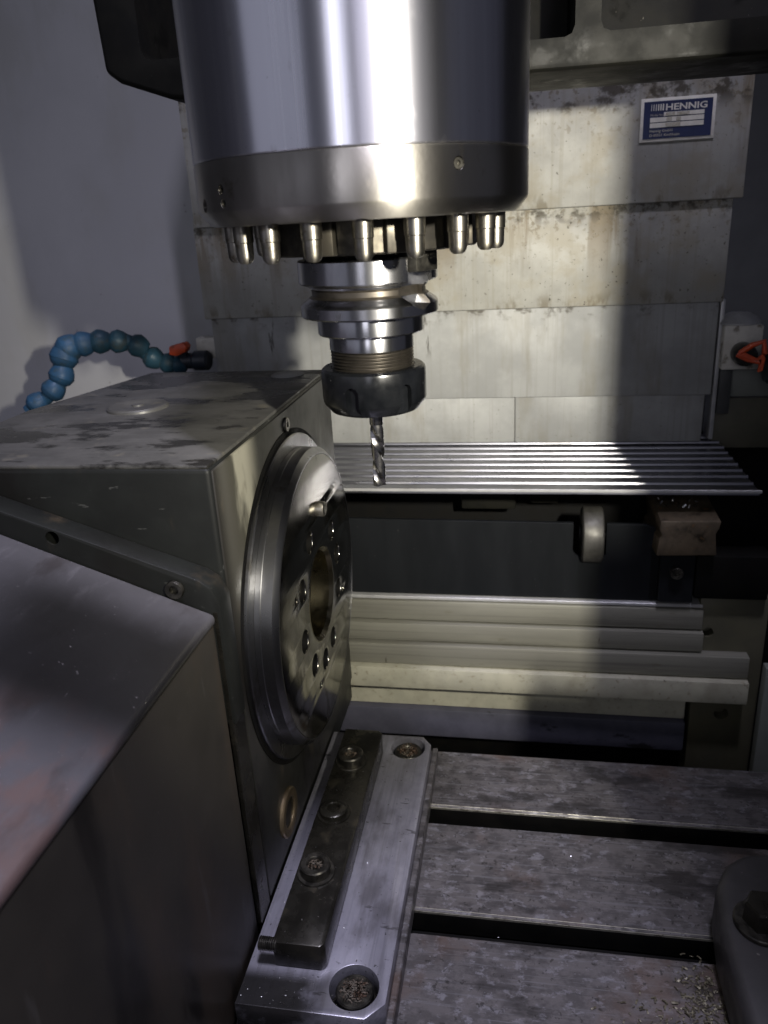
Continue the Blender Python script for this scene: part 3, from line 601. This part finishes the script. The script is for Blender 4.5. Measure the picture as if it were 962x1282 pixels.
# steel stop block beside it
sb = empty('stop_block', (120, 570, 128), 'brown oily steel stop block under the right end of the slat apron', 'block')
prism('block_body', [(98.5, 130), (99.5, 143), (101.5, 146), (99.5, 151), (100, 157.5), (142, 158), (141, 152), (139, 148), (141, 131)], 'Y', 562, 612, 'block', sb, .8, 2)
for v in sb.children[0].data.vertices:
    y = v.co.y/S+570
    if v.co.z > .02: v.co.z += (y-562)/50*9*S; 
    v.co.x += -(y-562)/50*4*S
box('bracket', 103, 128.5, 569, 576.4, 88, 129.5, 'black_sheet', sb, .8, 1)
lathe('screw', [(0, -2), (2.3, -2), (2.5, -4.2), (4.4, -4.4), (4.8, -3.8), (4.8, 2), (0, 2)], (115, 569, 114), 'bolt', sb, 'Y', 24)
box('arm', 129, 182, 568, 590, 92, 128, 'dark', sb, 1.5, 2)
debris('swarf', (115, 590, 163), 16, 3, 40, 'swarf_steel', sb, 8, (.7, 1.8))

# ------------------------------------------------------------------ coolant fittings left and right of the way cover
ch = empty('coolant_hose', (-320, 690, 262), 'blue jointed coolant hose arching behind the rotary table, with orange valve handle', 'coolant hose')
import itertools
Cm = Vector((0, 0, 379)); Rm = cam_rot(20.698, 10.730, 3.2405).to_3x3()
hose = [(-436, 640, 235, 10.4), (-421, 645, 246, 10.6), (-413, 650, 258, 11.2), (-410, 655, 274, 12.6), (-406, 658, 281, 12.4), (-394, 663, 284, 11.2), (-380, 668, 285, 10.8), (-365, 673, 284, 10.4), (-349, 678, 279, 10.4), (-338, 682, 267, 10.2), (-326, 686, 261, 9.2), (-316, 688, 259, 8.4)]
for i, (x, y, z, r) in enumerate(hose):
    a = Vector(hose[max(i-1, 0)][:3]); b = Vector(hose[min(i+1, len(hose)-1)][:3]); d = (b-a).normalized()
    pf = [(0, -r*.92), (r*.60, -r*.92), (r*.72, -r*.78), (r*.90, -r*.44), (r*.985, -.16*r), (r, -.02*r), (r*1.02, .0), (r*1.02, .16*r), (r*.97, .18*r), (r*.94, r*.30), (r*.80, r*.56), (r*.66, r*.66), (r*.60, r*.70), (r*.56, r*1.1), (0, r*1.1)]
    o = lathe('hose_segment', pf, (x, y, z), 'blue' if i < 6 else 'teal', ch, 'Z', 28)
    o.rotation_euler = (-d).to_track_quat('Z', 'Y').to_euler()
lathe('valve_body', [(0, -14), (6, -14), (7.5, -12), (7.5, -2), (9, 0), (9, 12), (7, 14), (0, 14)], (-300, 690, 262), 'hose_dark', ch, 'X', 28)
box('valve_block', -302, -280, 700, 716, 262, 281, 'white', ch, 1.5)
box('valve_stem', -313, -306, 684, 690, 266, 274, 'hose_dark', ch, 1)
hd = prism('valve_handle', [(-319, 270), (-318, 277.5), (-304, 280.5), (-301, 277), (-303, 272), (-312, 268.5)], 'Y', 676, 688, 'orange', ch, 1.2, 2)
cv = empty('coolant_valve', (176, 690, 262), 'off white valve block with orange handle and dark hose beside the way cover', 'coolant valve')
box('valve_block', 160, 190, 686, 706, 244, 280, 'white', cv, 1.5)
lathe('valve_body', [(0, 4), (7, 4), (9, 0), (9.5, -8), (8, -18), (6, -22), (0, -22)], (175, 686, 258), 'oily', cv, 'Y', 32)
lathe('cap', [(0, 9), (9, 8), (14, 5), (17, 1), (17, 0), (0, 0)], (174, 702, 280), 'strip', cv, 'Z', 32)
tube('valve_handle', [(166, 664, 261), (174, 661, 257), (182, 659, 255), (185, 659, 262), (184, 660, 271), (176, 662, 268), (168, 664, 261.5)], 2.3, 'orange', cv, 10)
prism('handle_web', [(166, 260), (182, 254), (181, 247), (185, 248), (186, 258), (184, 262), (180, 258), (170, 263)], 'Y', 658, 661, 'orange', cv, .6, 1)
lathe('hose_end', [(0, -14), (12, -14), (15, -10), (16, 0), (15, 10), (12, 14), (0, 14)], (203, 668, 250), 'hose_dark', cv, 'X', 32)
tube('hose', [(203, 668, 252), (208, 660, 248), (212, 650, 238), (216, 642, 220), (217, 636, 200)], 13, 'hose_dark', cv, 20)
# column trim on the right-hand side of the way cover
tag(box('edge_strip', 157.6, 161, 696, 720, 182, 300, 'strip', None, .5), 'thin pale upright strip along the edge of the way cover', 'strip')
cp = empty('column_bracket', (200, 705, 180), 'grey-green and olive sheet bracket below the white valve block', 'bracket')
box('upper_sheet', 172, 330, 698, 704, 219, 244, 'grey_green', cp, .8)
box('dark_bracket', 161.6, 171.5, 694, 720, 205, 243, 'dark_grey', cp, .8)
box('olive_sheet', 161.6, 330, 704.5, 712, 120, 216, 'olive', cp, .8)

# ------------------------------------------------------------------ tailstock at the table's other end
ts = empty('fixture_tower', (180, 310, 0), 'dark cast fixture foot with a hex bolt, standing on the machine table', 'fixture')
fpts = [(101, 245), (101, 318), (104, 345), (112, 362), (124, 371), (140, 374), (290, 374), (290, 245)]
prism('foot', fpts, 'Z', .3, 34, 'foot', ts, 5, 3)
box('column', 147, 290, 300, 368, 30, 120, 'foot', ts, 5, 3)
lathe('washer', [(6, 0), (13.5, 0), (13.8, .4), (13.8, 2.2), (13.3, 2.7), (6, 2.7)], (121, 322, 34.1), 'bolt', ts, 'Z', 40, True)
bm = lathe_bm([(0, 0), (9.6, 0), (9.6, 10.2), (8.6, 11.4), (0, 11.4)], 'Z', 6); bevel(bm, .35, 1, 40)
for v in bm.verts: v.co *= S
link('hex_bolt', finish(bm, 'hex', 25), 'oily', ts, (121, 322, 36.9))
# unseen post added between lamp and table's end, shaped to cast the shadow there
ep = tag(box('shade_post', 127, 230, 196, 214, -149, 1150, 'dark_grey', None, 2), kind='structure')
box('shade_step', 116, 126.5, 200, 212, 284, 330, 'dark_grey', ep, 1)
box('shade_arm', 97, 126.5, 200, 212, 252, 283, 'dark_grey', ep, 1)  # added to the post to step the edge of its shadow
box('shade_arm_base', 112, 126.5, 201, 211, 222, 251, 'dark_grey', ep, 1)

# ------------------------------------------------------------------ swarf lying about
def scatter(name, areas, m, label, seed, size, tri=False):
    rnd = random.Random(seed); bm = bmesh.new()
    for (x0, x1, y0, y1, z, n) in areas:
        for i in range(n):
            p = Vector((rnd.triangular(x0, x1) if tri else rnd.uniform(x0, x1), rnd.triangular(y0, y1) if tri else rnd.uniform(y0, y1), z+rnd.uniform(.1, 1.0))); s = rnd.uniform(*size)
            R_ = Matrix.Rotation(rnd.uniform(0, 6.28), 3, 'Z') @ Matrix.Rotation(rnd.uniform(-.5, .5), 3, 'X')
            vs = [bm.verts.new(p+R_ @ Vector((s*x, s*.3*y, s*.25*(1-x*x)))) for x in (-1, 0, 1) for y in (-1, 1)]
            bm.faces.new((vs[0], vs[2], vs[3], vs[1])); bm.faces.new((vs[2], vs[4], vs[5], vs[3]))
    for v in bm.verts: v.co *= S
    me = bpy.data.meshes.new(name); bm.to_mesh(me); bm.free(); o = link(name, me, m); tag(o, label, 'swarf', kind='stuff')
scatter('brass_swarf', [(50, 122, 240, 312, 0, 420), (76, 108, 270, 330, 0, 260), (30, 100, 255, 300, 0, 90)], 'swarf', 'yellowish swarf scattered on the table beside the cast fixture foot', 5, (.4, 1.6), True)
scatter('steel_swarf', [(-137, -99, 258, 278, 20, 34), (-137, -124, 280, 330, 20, 30), (-95, -66, 285, 460, 20, 16), (-55, 100, 262, 480, 0, 60), (-121, -99, 285, 455, 37, 26)],
        'swarf_steel', 'tiny bright steel chips scattered over the plate, bar and table', 6, (.2, .6))
